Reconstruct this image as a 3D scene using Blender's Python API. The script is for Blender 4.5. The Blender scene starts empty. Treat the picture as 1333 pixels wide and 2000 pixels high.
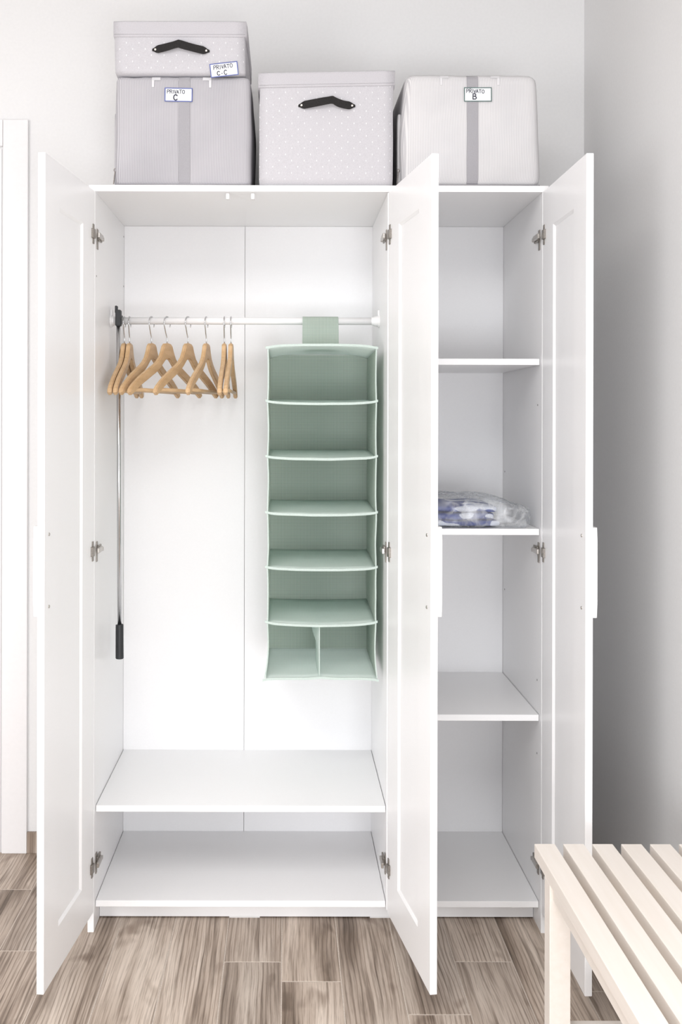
import bpy, bmesh, math, random
from mathutils import Vector, Matrix, noise
from mathutils.bvhtree import BVHTree

# ------------------------------------------------------------------ camera, world, lights, exposure
SC = bpy.context.scene
COL = SC.collection
CAM_X, CAM_Y, CAM_Z = 0.504, -2.65, 1.302
F_PX, VX, VY = 2035.0, 560.0, 822.0

cam_d = bpy.data.cameras.new('camera')
cam = bpy.data.objects.new('camera', cam_d)
COL.objects.link(cam)
cam.location = (CAM_X, CAM_Y, CAM_Z)
cam.rotation_euler = (math.radians(90), math.radians(-0.12), 0)
cam_d.sensor_width = 36.0
cam_d.lens = F_PX / 2000.0 * 36.0
cam_d.shift_x = (666.5 - VX) / 2000.0
cam_d.shift_y = (VY - 1000.0) / 2000.0
cam_d.clip_start = 0.05
SC.camera = cam

world = bpy.data.worlds.new('daylight')
SC.world = world
world.use_nodes = True
wb = world.node_tree.nodes['Background']
wb.inputs['Color'].default_value = (0.92, 0.955, 1.0, 1)
wb.inputs['Strength'].default_value = 1.65


def area(name, loc, target, sx, sy, power, color=(1, 1, 1)):
    d = bpy.data.lights.new(name, 'AREA')
    d.shape = 'RECTANGLE'
    d.size, d.size_y = sx, sy
    d.energy = power
    d.color = color
    o = bpy.data.objects.new(name, d)
    COL.objects.link(o)
    o.location = loc
    v = Vector(target) - Vector(loc)
    o.rotation_euler = v.to_track_quat('-Z', 'Y').to_euler()
    return o


# daylight through the glazed balcony door behind the camera on the left, and a low one on the right
area('window_light', (-1.85, -3.6, 0.80), (1.4, -0.2, 1.2), 1.1, 1.2, 41, (1.0, 0.99, 0.985))
area('balcony_light', (0.90, -3.8, 0.68), (0.85, 0.4, 0.8), 0.9, 0.8, 42, (0.97, 0.98, 1.0))
# added overhead fill, wide and soft, to brighten shelves, bench and floor
area('overhead_fill', (-0.1, -2.6, 2.74), (-0.1, -2.5, 0), 1.8, 1.6, 72, (1.0, 0.995, 0.985))

SC.view_settings.view_transform = 'Standard'
SC.view_settings.look = 'None'
SC.view_settings.gamma = 1.0
SC.view_settings.use_curve_mapping = False
SC.view_settings.exposure = -0.25

random.seed(4)
PI = math.pi


# ------------------------------------------------------------------ helpers
def PX(px, y):                      # photo column -> x at depth y
    return CAM_X + (px - VX) * (y - CAM_Y) / F_PX


def PZ(py, y):                      # photo row -> z at depth y
    return CAM_Z + (VY - py) * (y - CAM_Y) / F_PX


def wm(o):
    m = o.matrix_basis.copy()
    return wm(o.parent) @ m if o.parent else m


def obj(name, bm, mat, parent=None, smooth=False, loc=None, recalc=True):
    """bm is in world coordinates; the mesh is moved into the parent's (or loc's) frame."""
    if recalc:
        bmesh.ops.recalc_face_normals(bm, faces=bm.faces[:])
    base = wm(parent) if parent else Matrix()
    if loc is not None:
        base = base if parent is None else base
        inv = Matrix.Translation(Vector(loc)).inverted()
    else:
        inv = base.inverted()
    bm.transform(inv)
    me = bpy.data.meshes.new(name)
    bm.to_mesh(me)
    bm.free()
    if isinstance(mat, (list, tuple)):
        for m in mat:
            me.materials.append(m)
    else:
        me.materials.append(mat)
    if smooth:
        for p in me.polygons:
            p.use_smooth = len(p.vertices) <= 4
    o = bpy.data.objects.new(name, me)
    COL.objects.link(o)
    if parent:
        o.parent = parent
        if loc is not None:
            o.location = base.inverted() @ Vector(loc)
    elif loc is not None:
        o.location = loc
    return o


def tag(o, label=None, cat=None, group=None, kind=None):
    if label: o['label'] = label
    if cat: o['category'] = cat
    if group: o['group'] = group
    if kind: o['kind'] = kind
    return o


def thing(name, loc, label, cat, group=None):
    o = bpy.data.objects.new(name, None)
    COL.objects.link(o)
    o.location = loc
    o.empty_display_size = 0.05
    return tag(o, label, cat, group)


def copy_tree(o, parent=None):
    c = o.copy()
    COL.objects.link(c)
    if parent: c.parent = parent
    for ch in list(o.children):
        copy_tree(ch, c)
    return c


def bx(x0, x1, y0, y1, z0, z1, bev=0.0, bm=None, seg=1):
    b = bmesh.new()
    vs = [b.verts.new((x, y, z)) for x in (x0, x1) for y in (y0, y1) for z in (z0, z1)]
    for f in ((0, 1, 3, 2), (4, 6, 7, 5), (0, 4, 5, 1), (2, 3, 7, 6), (0, 2, 6, 4), (1, 5, 7, 3)):
        b.faces.new([vs[i] for i in f])
    if bev > 0:
        bmesh.ops.bevel(b, geom=b.edges[:], offset=bev, segments=seg, affect='EDGES', profile=0.5)
    if bm is None:
        return b
    return merge(bm, b)


def merge(bm, b):
    me = bpy.data.meshes.new('tmp')
    b.to_mesh(me)
    b.free()
    bm.from_mesh(me)
    bpy.data.meshes.remove(me)
    return bm


def tube(pts, r, n=10, bm=None, caps=True):
    if bm is None: bm = bmesh.new()
    pts = [Vector(p) for p in pts]
    rs = r if isinstance(r, (list, tuple)) else [r] * len(pts)
    rings = []
    ref = None
    for i, p in enumerate(pts):
        t = (pts[min(i + 1, len(pts) - 1)] - pts[max(i - 1, 0)]).normalized()
        if ref is None:
            ref = Vector((0, 0, 1)) if abs(t.z) < 0.9 else Vector((0, 1, 0))
        a = (ref - t * ref.dot(t)).normalized()
        b = t.cross(a)
        ref = a
        rings.append([bm.verts.new(p + (a * math.cos(2 * PI * k / n) + b * math.sin(2 * PI * k / n)) * rs[i]) for k in range(n)])
    for i in range(len(rings) - 1):
        for k in range(n):
            bm.faces.new((rings[i][k], rings[i][(k + 1) % n], rings[i + 1][(k + 1) % n], rings[i + 1][k]))
    if caps:
        bm.faces.new(rings[0][::-1])
        bm.faces.new(rings[-1])
    return bm


def sheet(fn, nu, nv, thick, axis, bm=None):
    """A thin cloth or paper sheet: fn(u, v) -> point, given thickness along axis."""
    if bm is None: bm = bmesh.new()
    ax = Vector(axis).normalized() * thick
    A = [[bm.verts.new(Vector(fn(i / nu, j / nv))) for j in range(nv + 1)] for i in range(nu + 1)]
    B = [[bm.verts.new(A[i][j].co + ax) for j in range(nv + 1)] for i in range(nu + 1)]
    for i in range(nu):
        for j in range(nv):
            bm.faces.new((A[i][j], A[i + 1][j], A[i + 1][j + 1], A[i][j + 1]))
            bm.faces.new((B[i][j], B[i][j + 1], B[i + 1][j + 1], B[i + 1][j]))
    for i in range(nu):
        bm.faces.new((A[i][0], B[i][0], B[i + 1][0], A[i + 1][0]))
        bm.faces.new((A[i][nv], A[i + 1][nv], B[i + 1][nv], B[i][nv]))
    for j in range(nv):
        bm.faces.new((A[0][j], A[0][j + 1], B[0][j + 1], B[0][j]))
        bm.faces.new((A[nu][j], B[nu][j], B[nu][j + 1], A[nu][j + 1]))
    return bm


def soft_box(c, h, n=10, bulge=(0, 0, 0), rnd=0.1, fn=None):
    """Rounded cloth box: centre c, half sizes h, outward bulge of each face pair; rnd rounds edges."""
    bm = bmesh.new()
    bmesh.ops.create_cube(bm, size=2.0)
    bmesh.ops.subdivide_edges(bm, edges=bm.edges[:], cuts=n, use_grid_fill=True)
    hx, hy, hz = h
    for v in bm.verts:
        u, w, t = v.co
        p = Vector((u * hx, w * hy, t * hz))
        r = rnd
        q = Vector([max(-(s - r), min(s - r, k)) for k, s in zip(p, h)])
        d = p - q
        if d.length > 1e-9:
            d = d.normalized() * r
        p = q + d
        p.x += bulge[0] * u * (1 - w * w) * (1 - t * t)
        p.y += bulge[1] * w * (1 - u * u) * (1 - t * t)
        p.z += bulge[2] * t * (1 - u * u) * (1 - w * w)
        if fn: p = fn(p, u, w, t)
        v.co = Vector(c) + p
    return bm


# ------------------------------------------------------------------ materials
def srgb(r, g, b):
    f = lambda c: (c / 255) / 12.92 if c <= 10 else ((c / 255 + 0.055) / 1.055) ** 2.4
    return (f(r), f(g), f(b), 1)


class NT:
    def __init__(self, name, rough=0.5, color=(0.8, 0.8, 0.8, 1), metal=0.0, spec=0.5):
        self.m = bpy.data.materials.new(name)
        self.m.use_nodes = True
        self.t = self.m.node_tree
        self.b = self.t.nodes['Principled BSDF']
        self.b.inputs['Base Color'].default_value = color
        self.b.inputs['Roughness'].default_value = rough
        self.b.inputs['Metallic'].default_value = metal
        self.b.inputs['Specular IOR Level'].default_value = spec

    def n(self, kind, **kw):
        x = self.t.nodes.new(kind)
        for k, v in kw.items():
            if k in x.inputs.keys(): x.inputs[k].default_value = v
            else: setattr(x, k, v)
        return x

    def l(self, a, b): self.t.links.new(a, b)

    def math(self, op, a, b=None, c=None):
        x = self.n('ShaderNodeMath', operation=op)
        for i, v in enumerate((a, b, c)):
            if v is None: continue
            if isinstance(v, (int, float)): x.inputs[i].default_value = v
            else: self.l(v, x.inputs[i])
        return x.outputs[0]

    def coord(self, which='Object'):
        return self.n('ShaderNodeTexCoord').outputs[which]

    def mapping(self, vec, scale=(1, 1, 1), loc=(0, 0, 0)):
        x = self.n('ShaderNodeMapping')
        x.inputs['Scale'].default_value = scale
        x.inputs['Location'].default_value = loc
        self.l(vec, x.inputs['Vector'])
        return x.outputs[0]

    def noise(self, vec, scale, detail=3, rough=0.5, dist=0.0):
        x = self.n('ShaderNodeTexNoise')
        x.inputs['Scale'].default_value = scale
        x.inputs['Detail'].default_value = detail
        x.inputs['Roughness'].default_value = rough
        x.inputs['Distortion'].default_value = dist
        self.l(vec, x.inputs['Vector'])
        return x.outputs[0]

    def ramp(self, fac, stops, interp='LINEAR'):
        x = self.n('ShaderNodeValToRGB')
        cr = x.color_ramp
        cr.interpolation = interp
        while len(cr.elements) < len(stops): cr.elements.new(0.5)
        for e, (p, c) in zip(cr.elements, stops):
            e.position = p
            e.color = c if len(c) == 4 else (*c, 1)
        self.l(fac, x.inputs[0])
        return x.outputs[0]

    def mix(self, fac, a, b, blend='MIX'):
        x = self.n('ShaderNodeMix', data_type='RGBA', blend_type=blend)
        for s, v in ((x.inputs[0], fac), (x.inputs[6], a), (x.inputs[7], b)):
            if isinstance(v, (int, float)): s.default_value = v
            elif isinstance(v, tuple): s.default_value = v
            else: self.l(v, s)
        return x.outputs[2]

    def color(self, s): self.l(s, self.b.inputs['Base Color'])

    def bump(self, h, strength=0.2, dist=0.001):
        x = self.n('ShaderNodeBump')
        x.inputs['Strength'].default_value = strength
        x.inputs['Distance'].default_value = dist
        self.l(h, x.inputs['Height'])
        self.l(x.outputs[0], self.b.inputs['Normal'])


def plain(name, col, rough=0.5, metal=0.0, spec=0.5, var=0.03, scale=40, bump=0.0):
    k = NT(name, rough, col, metal, spec)
    nz = k.noise(k.coord(), scale, 2)
    hi = tuple(min(1, c * (1 + var)) for c in col[:3]) + (1,)
    lo = tuple(c * (1 - var) for c in col[:3]) + (1,)
    k.color(k.ramp(nz, [(0.3, lo), (0.7, hi)]))
    if bump: k.bump(nz, bump)
    return k.m


M = {}
M['wall'] = plain('wall_plaster', (0.79, 0.785, 0.785, 1), 0.75, spec=0.2, var=0.012, scale=120, bump=0.08)
M['ceiling'] = plain('ceiling_paint', (0.82, 0.81, 0.80, 1), 0.8, spec=0.2, var=0.01)
M['melamine'] = plain('white_melamine', (0.93, 0.925, 0.93, 1), 0.32, spec=0.45, var=0.008, scale=300)
M['back_board'] = plain('white_hardboard', (0.925, 0.92, 0.93, 1), 0.4, spec=0.4, var=0.008, scale=200)
M['paint'] = plain('white_door_paint', (0.82, 0.805, 0.81, 1), 0.4, spec=0.4, var=0.01, scale=80)
M['handle'] = plain('white_plastic', (0.86, 0.855, 0.85, 1), 0.35, var=0.005)
M['rail'] = plain('white_enamel', (0.86, 0.85, 0.85, 1), 0.28, var=0.005)
M['metal'] = plain('nickel_metal', (0.50, 0.47, 0.44, 1), 0.3, metal=1.0, var=0.15, scale=300)
M['dark_metal'] = plain('zinc_metal', (0.30, 0.275, 0.25, 1), 0.4, metal=0.85, var=0.2, scale=300)
M['chrome'] = plain('chrome', (0.62, 0.62, 0.63, 1), 0.22, metal=1.0, var=0.02)
M['black'] = plain('black_plastic', (0.022, 0.024, 0.027, 1), 0.5, var=0.15)
M['felt'] = plain('charcoal_felt', (0.030, 0.028, 0.028, 1), 0.95, spec=0.1, var=0.35, scale=900, bump=0.4)
M['hole'] = plain('hole_dark', (0.16, 0.15, 0.14, 1), 0.9, spec=0.1)
M['grout'] = plain('pale_grout', (0.56, 0.49, 0.43, 1), 0.85, spec=0.2, var=0.1, scale=200)
M['paper'] = plain('white_paper', (0.86, 0.87, 0.90, 1), 0.7, spec=0.2, var=0.01)
M['ink'] = plain('black_ink', (0.03, 0.03, 0.05, 1), 0.6, var=0.2)
M['blue_ink'] = plain('blue_ink', (0.10, 0.13, 0.36, 1), 0.6, var=0.2)
M['green_ink'] = plain('dark_green_ink', (0.10, 0.16, 0.15, 1), 0.6, var=0.2)
M['tape'] = plain('white_tape', (0.66, 0.65, 0.665, 1), 0.5, var=0.01)
M['webbing'] = plain('grey_webbing', (0.36, 0.35, 0.37, 1), 0.9, spec=0.1, var=0.06, scale=700)
M['bag_trim'] = plain('grey_bag_trim', (0.40, 0.39, 0.41, 1), 0.85, spec=0.1, var=0.08, scale=400)


def m_bench():
    k = NT('cream_painted_wood', 0.42, spec=0.4)
    c = k.mapping(k.coord(), (60, 3, 60))
    nz = k.noise(c, 1.0, 4, 0.6)
    k.color(k.ramp(nz, [(0.3, (0.81, 0.745, 0.68, 1)), (0.7, (0.85, 0.79, 0.735, 1))]))
    k.bump(nz, 0.06)
    return k.m


def m_floor():
    k = NT('wood_look_tile', 0.48, spec=0.35)
    co = k.coord()
    rnd = k.n('ShaderNodeObjectInfo').outputs['Random']
    off = k.n('ShaderNodeCombineXYZ')
    k.l(k.math('MULTIPLY', rnd, 37.0), off.inputs[0])
    k.l(k.math('MULTIPLY', rnd, 91.0), off.inputs[1])
    k.l(k.math('MULTIPLY', rnd, 53.0), off.inputs[2])
    add = k.n('ShaderNodeVectorMath', operation='ADD')
    k.l(co, add.inputs[0]); k.l(off.outputs[0], add.inputs[1])
    v = add.outputs[0]
    # grain runs along the plank (y), bent a little by a slow wander
    nv = k.n('ShaderNodeTexNoise')
    nv.inputs['Scale'].default_value = 1.0
    nv.inputs['Detail'].default_value = 2
    k.l(k.mapping(v, (5, 1.8, 1)), nv.inputs['Vector'])
    warp = k.n('ShaderNodeVectorMath', operation='MULTIPLY_ADD')
    k.l(nv.outputs['Color'], warp.inputs[0])
    warp.inputs[1].default_value = (0.040, 0.02, 0)
    k.l(v, warp.inputs[2])
    w = warp.outputs[0]
    broad = k.noise(k.mapping(w, (17, 1.3, 1)), 1.0, 3, 0.55)
    base = k.ramp(broad, [(0.32, srgb(136, 121, 108)), (0.46, srgb(183, 168, 155)), (0.66, srgb(211, 198, 186))])
    mid = k.noise(k.mapping(w, (85, 2.2, 1)), 1.0, 3, 0.6)
    c1 = k.mix(0.9, base, k.ramp(mid, [(0.34, (0.50, 0.465, 0.435, 1)), (0.47, (0.97, 0.965, 0.96, 1)), (0.6, (1.06, 1.06, 1.06, 1))]), 'MULTIPLY')
    fine = k.noise(k.mapping(w, (330, 9, 1)), 1.0, 3, 0.65)
    c2 = k.mix(0.60, c1, k.ramp(fine, [(0.36, (0.52, 0.49, 0.46, 1)), (0.52, (1.04, 1.04, 1.04, 1))]), 'MULTIPLY')
    wv = k.n('ShaderNodeTexWave', wave_type='BANDS', bands_direction='X')
    wv.inputs['Scale'].default_value = 30
    wv.inputs['Distortion'].default_value = 4.0
    wv.inputs['Detail'].default_value = 2
    wv.inputs['Detail Scale'].default_value = 1.0
    k.l(k.mapping(w, (1, 0.07, 1)), wv.inputs['Vector'])
    patch = k.ramp(k.noise(k.mapping(v, (8, 1.8, 1), (7, 2, 0)), 1.0, 1), [(0.45, (0, 0, 0, 1)), (0.56, (1, 1, 1, 1))])
    lines = k.ramp(wv.outputs['Color'], [(0.0, (0.55, 0.51, 0.48, 1)), (0.4, (1, 1, 1, 1))])
    c2 = k.mix(patch, c2, k.mix(0.8, c2, lines, 'MULTIPLY'))
    knot = k.noise(k.mapping(w, (13, 6.5, 1), (3.3, 1.7, 0)), 1.0, 2, 0.5, 0.4)
    c3 = k.mix(0.9, c2, k.ramp(knot, [(0.61, (1, 1, 1, 1)), (0.71, (0.60, 0.56, 0.53, 1)), (0.80, (0.42, 0.38, 0.35, 1))]), 'MULTIPLY')
    tone = k.ramp(rnd, [(0.0, (0.80, 0.79, 0.785, 1)), (1.0, (1.08, 1.07, 1.06, 1))])
    c4 = k.mix(1.0, c3, tone, 'MULTIPLY')
    k.color(c4)
    k.bump(fine, 0.12, 0.0006)
    return k.m


def m_organizer(name, a, b, pitch=0.0042, width=0.36):
    """Green cloth with a fine woven check."""
    k = NT(name, 0.9, spec=0.1)
    sp = k.n('ShaderNodeSeparateXYZ')
    k.l(k.coord(), sp.inputs[0])
    gn = k.n('ShaderNodeSeparateXYZ')
    k.l(k.n('ShaderNodeNewGeometry').outputs['True Normal'], gn.inputs[0])
    tot = None
    for i in range(3):
        fr = k.math('FRACT', k.math('MULTIPLY', k.math('ADD', sp.outputs[i], 3.0), 1 / pitch))
        ln = k.math('LESS_THAN', fr, width)
        w = k.math('LESS_THAN', k.math('ABSOLUTE', gn.outputs[i]), 0.6)
        t = k.math('MULTIPLY', ln, w)
        tot = t if tot is None else k.math('ADD', tot, t)
    fac = k.math('MULTIPLY', tot, 0.5)
    big = k.noise(k.coord(), 14, 2)
    base = k.mix(fac, a, b)
    k.color(k.mix(0.25, base, k.ramp(big, [(0.3, (0.85, 0.88, 0.86, 1)), (0.7, (1.08, 1.06, 1.05, 1))]), 'MULTIPLY'))
    # the cloth is thin: some light comes through
    tl = k.n('ShaderNodeBsdfTranslucent')
    k.l(base, tl.inputs[0])
    ms = k.n('ShaderNodeMixShader')
    ms.inputs[0].default_value = 0.58
    k.l(k.b.outputs[0], ms.inputs[1]); k.l(tl.outputs[0], ms.inputs[2])
    k.l(ms.outputs[0], k.t.nodes['Material Output'].inputs[0])
    return k.m


def m_dots():
    """Light grey cloth with small pale staggered dashes."""
    k = NT('dotted_grey_cloth', 0.9, spec=0.1)
    sp = k.n('ShaderNodeSeparateXYZ')
    k.l(k.coord(), sp.inputs[0])
    h = k.math('ADD', k.math('ADD', sp.outputs[0], sp.outputs[1]), 5.0)
    v = k.math('ADD', sp.outputs[2], 5.0)
    row = k.math('MULTIPLY', v, 1 / 0.0158)
    par = k.math('MULTIPLY', k.math('FLOORED_MODULO', k.math('FLOOR', row), 2.0), 0.5)
    cx = k.math('ABSOLUTE', k.math('SUBTRACT', k.math('FRACT', k.math('ADD', k.math('MULTIPLY', h, 1 / 0.0316), par)), 0.5))
    cz = k.math('ABSOLUTE', k.math('SUBTRACT', k.math('FRACT', row), 0.5))
    d = k.math('MULTIPLY', k.math('LESS_THAN', cx, 0.026), k.math('LESS_THAN', cz, 0.12))
    gn = k.n('ShaderNodeSeparateXYZ')
    k.l(k.n('ShaderNodeNewGeometry').outputs['Normal'], gn.inputs[0])
    d = k.math('MULTIPLY', d, k.math('LESS_THAN', k.math('ABSOLUTE', gn.outputs[2]), 0.25))
    wv = k.noise(k.mapping(k.coord(), (1, 1, 1)), 420, 2, 0.7)
    base = k.ramp(wv, [(0.3, (0.50, 0.487, 0.512, 1)), (0.7, (0.57, 0.556, 0.58, 1))])
    k.color(k.mix(d, base, (0.80, 0.79, 0.80, 1)))
    k.bump(wv, 0.15)
    return k.m


def m_weave():
    k = NT('grey_cloth', 0.9, spec=0.1)
    wv = k.noise(k.coord(), 420, 2, 0.7)
    k.color(k.ramp(wv, [(0.3, (0.485, 0.47, 0.495, 1)), (0.7, (0.55, 0.535, 0.56, 1))]))
    k.bump(wv, 0.15)
    return k.m


def m_stripes(name, lo, hi):
    k = NT(name, 0.75, spec=0.2)
    sp = k.n('ShaderNodeSeparateXYZ')
    k.l(k.coord(), sp.inputs[0])
    h = k.math('ADD', k.math('ADD', sp.outputs[0], sp.outputs[1]), 5.0)
    s = k.math('FRACT', k.math('MULTIPLY', h, 1 / 0.0041))
    tri = k.math('MULTIPLY', k.math('ABSOLUTE', k.math('SUBTRACT', s, 0.5)), 2.0)
    big = k.noise(k.coord(), 9, 2)
    c = k.ramp(tri, [(0.35, lo), (0.65, hi)])
    k.color(k.mix(0.5, c, k.ramp(big, [(0.35, (0.93, 0.925, 0.93, 1)), (0.65, (1.05, 1.04, 1.03, 1))]), 'MULTIPLY'))
    return k.m


def m_beech():
    k = NT('beech_wood', 0.42, spec=0.4)
    c = k.mapping(k.coord(), (18, 60, 90))
    nz = k.noise(c, 1.0, 3, 0.6, 0.4)
    k.color(k.ramp(nz, [(0.3, (0.56, 0.36, 0.19, 1)), (0.7, (0.68, 0.47, 0.27, 1))]))
    return k.m


def m_textile():
    k = NT('blue_white_print', 0.85, spec=0.1)
    co = k.coord()
    a = k.noise(k.mapping(co, (13, 13, 22), (1.7, 0.4, 2.1)), 1.0, 1, 0.4, 0.5)
    b = k.noise(co, 900, 2, 0.7)
    blue = k.ramp(b, [(0.35, (0.045, 0.065, 0.24, 1)), (0.62, (0.085, 0.12, 0.34, 1)), (0.75, (0.35, 0.40, 0.62, 1))])
    m = k.ramp(a, [(0.485, (0, 0, 0, 1)), (0.50, (1, 1, 1, 1))])
    k.color(k.mix(m, blue, (0.74, 0.77, 0.86, 1)))
    return k.m


def m_film():
    m = bpy.data.materials.new('clear_plastic_film')
    m.use_nodes = True
    t = m.node_tree
    for n in list(t.nodes): t.nodes.remove(n)
    out = t.nodes.new('ShaderNodeOutputMaterial')
    tr = t.nodes.new('ShaderNodeBsdfTransparent')
    tr.inputs[0].default_value = (0.95, 0.96, 0.97, 1)
    df = t.nodes.new('ShaderNodeBsdfDiffuse')
    df.inputs[0].default_value = (0.78, 0.79, 0.80, 1)
    gl = t.nodes.new('ShaderNodeBsdfGlossy')
    gl.inputs['Roughness'].default_value = 0.3
    gl.inputs[0].default_value = (0.9, 0.9, 0.92, 1)
    tc = t.nodes.new('ShaderNodeTexCoord')
    nz = t.nodes.new('ShaderNodeTexNoise')
    nz.inputs['Scale'].default_value = 26
    nz.inputs['Detail'].default_value = 3
    nz.inputs['Distortion'].default_value = 1.2
    t.links.new(tc.outputs['Object'], nz.inputs['Vector'])
    rp = t.nodes.new('ShaderNodeValToRGB')
    rp.color_ramp.elements[0].position = 0.40
    rp.color_ramp.elements[0].color = (0.06, 0.06, 0.06, 1)
    rp.color_ramp.elements[1].position = 0.68
    rp.color_ramp.elements[1].color = (0.44, 0.44, 0.44, 1)
    t.links.new(nz.outputs[0], rp.inputs[0])
    m1 = t.nodes.new('ShaderNodeMixShader')
    t.links.new(rp.outputs[0], m1.inputs[0])
    t.links.new(tr.outputs[0], m1.inputs[1])
    t.links.new(df.outputs[0], m1.inputs[2])
    m2 = t.nodes.new('ShaderNodeMixShader')
    m2.inputs[0].default_value = 0.05
    t.links.new(m1.outputs[0], m2.inputs[1])
    t.links.new(gl.outputs[0], m2.inputs[2])
    t.links.new(m2.outputs[0], out.inputs[0])
    return m


M['bench'] = m_bench()
M['floor'] = m_floor()
M['org'] = m_organizer('green_check_cloth', (0.82, 0.88, 0.82, 1), (0.42, 0.50, 0.45, 1), 0.0040)
M['org_shelf'] = m_organizer('green_shelf_cloth', (0.87, 0.93, 0.905, 1), (0.79, 0.87, 0.84, 1), 0.0034, 0.4)
M['org_edge'] = plain('pale_green_binding', (0.53, 0.61, 0.57, 1), 0.85, spec=0.1, var=0.04, scale=300)
M['dots'] = m_dots()
M['weave'] = m_weave()
M['stripe'] = m_stripes('striped_grey_cloth', (0.38, 0.37, 0.395, 1), (0.50, 0.488, 0.512, 1))
M['stripe_pale'] = m_stripes('striped_pale_cloth', (0.54, 0.53, 0.545, 1), (0.69, 0.68, 0.685, 1))
M['beech'] = m_beech()
M['textile'] = m_textile()
M['film'] = m_film()

# ------------------------------------------------------------------ setting
WALL_Y, WALL_X = 0.492, 1.400
LEFT_X, REAR_Y, CEIL_Z = -2.30, -4.20, 2.80
DR0, DR1, DRH = -1.235, -0.356, 2.118        # doorway in the rear wall

b = bx(DR1, WALL_X + 0.12, WALL_Y, WALL_Y + 0.12, 0, CEIL_Z)
bx(LEFT_X - 0.12, DR0, WALL_Y, WALL_Y + 0.12, 0, CEIL_Z, bm=b)
bx(DR0, DR1, WALL_Y, WALL_Y + 0.12, DRH, CEIL_Z, bm=b)
tag(obj('wall_back', b, M['wall']), kind='structure')
tag(obj('wall_right', bx(WALL_X, WALL_X + 0.12, REAR_Y, WALL_Y, 0, CEIL_Z), M['wall']), kind='structure')
tag(obj('wall_left', bx(LEFT_X - 0.12, LEFT_X, REAR_Y, WALL_Y, 0, CEIL_Z), M['wall']), kind='structure')
tag(obj('ceiling', bx(LEFT_X - 0.12, WALL_X + 0.12, REAR_Y, WALL_Y + 0.12, CEIL_Z, CEIL_Z + 0.1), M['ceiling']), kind='structure')

floor = tag(obj('floor', bx(LEFT_X, WALL_X, REAR_Y, WALL_Y, -0.08, -0.0006), M['grout']), kind='structure')
SEAM0, PW, PL = 0.495, 0.139, 0.90
joints = {-5: -0.093, -4: 0.30, -3: 0.25, -2: 0.33, -1: -0.143, 0: -0.230, 1: 0.21, 2: -0.364, 3: -0.140, 4: -0.52, 5: -0.27, 6: 0.2}
r0 = int(math.floor((LEFT_X - SEAM0) / PW))
r1 = int(math.ceil((WALL_X - SEAM0) / PW))
for r in range(r0, r1):
    xa, xb = max(SEAM0 + r * PW + 0.0013, LEFT_X), min(SEAM0 + (r + 1) * PW - 0.0013, WALL_X)
    if xb - xa < 0.01: continue
    j = joints.get(r, random.uniform(-0.5, 0.3))
    k = -6
    while True:
        ya, yb = j + k * PL + 0.0018, j + (k + 1) * PL - 0.0018
        k += 1
        if ya > WALL_Y: break
        ya, yb = max(ya, REAR_Y), min(yb, WALL_Y)
        if yb - ya < 0.03: continue
        obj('plank', bx(xa, xb, ya, yb, -0.009, 0.0, 0.0007), M['floor'], floor, loc=((xa + xb) / 2, (ya + yb) / 2, 0))

bb = bmesh.new()
BBY = WALL_Y - 0.010
tag(obj('baseboard_back', bx(-0.275, WALL_X, BBY, WALL_Y, 0, 0.063, 0.001), M['floor'], loc=(0.5, BBY, 0.03)), kind='structure')
tag(obj('baseboard_right', bx(WALL_X - 0.010, WALL_X, REAR_Y, BBY, 0, 0.063, 0.001), M['floor'], loc=(WALL_X, -1.5, 0.03)), kind='structure')

# interior door with its casing, left of the wardrobe
door1 = bpy.data.objects.new('door_1', None)
COL.objects.link(door1)
door1.location = (-0.8, WALL_Y, 0)
tag(door1, kind='structure')
CY = WALL_Y - 0.012
obj('side_casing', bx(-0.3505, -0.275, CY, WALL_Y, 0, 2.206, 0.0012), M['paint'], door1)
obj('head_casing', bx(-1.240, -0.3515, CY, WALL_Y, 2.126, 2.206, 0.0012), M['paint'], door1)
obj('side_casing', bx(-1.317, -1.2415, CY, WALL_Y, 0, 2.206, 0.0012), M['paint'], door1)
b = bx(-0.376, -0.356, WALL_Y - 0.004, WALL_Y + 0.12, 0, 2.118)
bx(-1.235, -1.215, WALL_Y - 0.004, WALL_Y + 0.12, 0, 2.118, bm=b)
bx(-1.215, -0.376, WALL_Y - 0.004, WALL_Y + 0.12, 2.104, 2.118, bm=b)
obj('jamb', b, M['paint'], door1)
obj('door_leaf', bx(-1.212, -0.379, WALL_Y - 0.006, WALL_Y + 0.036, 0.006, 2.101, 0.002), M['paint'], door1)

# ------------------------------------------------------------------ wardrobe
W, H, T = 1.170, 1.901, 0.016
XL0, XL1 = T, 0.761                  # left bay
XR0, XR1 = 0.777, W - T              # right bay
BACK, REC = 0.474, 0.020             # back board face, shelf setback
wd = thing('wardrobe', (W / 2, 0.0, 0), 'tall white three-door wardrobe standing wide open against the wall', 'wardrobe')
mel = M['melamine']
obj('side_panel', bx(0, T, 0, 0.480, 0, H - T, 0.0006), mel, wd)
obj('side_panel', bx(W - T, W, 0, 0.480, 0, H - T, 0.0006), mel, wd)
obj('top_panel', bx(0, W, -0.001, 0.480, H - T, H, 0.0006), mel, wd)
ZB = PZ(1759.5, REC)
obj('bottom_panel', bx(XL0 + 0.0012, XL1 - 0.0012, REC, BACK - 0.0005, ZB - T, ZB, 0.0006), mel, wd)
obj('bottom_panel', bx(XR0 + 0.0012, XR1 - 0.0012, REC, BACK - 0.0005, ZB - T, ZB, 0.0006), mel, wd)
obj('partition', bx(XL1, XR0, 0.004, BACK - 0.0005, ZB - T, H - T - 0.0006, 0.0006), mel, wd)
ZW = PZ(1574.0, REC)
obj('shelf', bx(XL0 + 0.0014, XL1 - 0.0014, REC, BACK - 0.0005, ZW - T, ZW, 0.0006), mel, wd)
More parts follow.
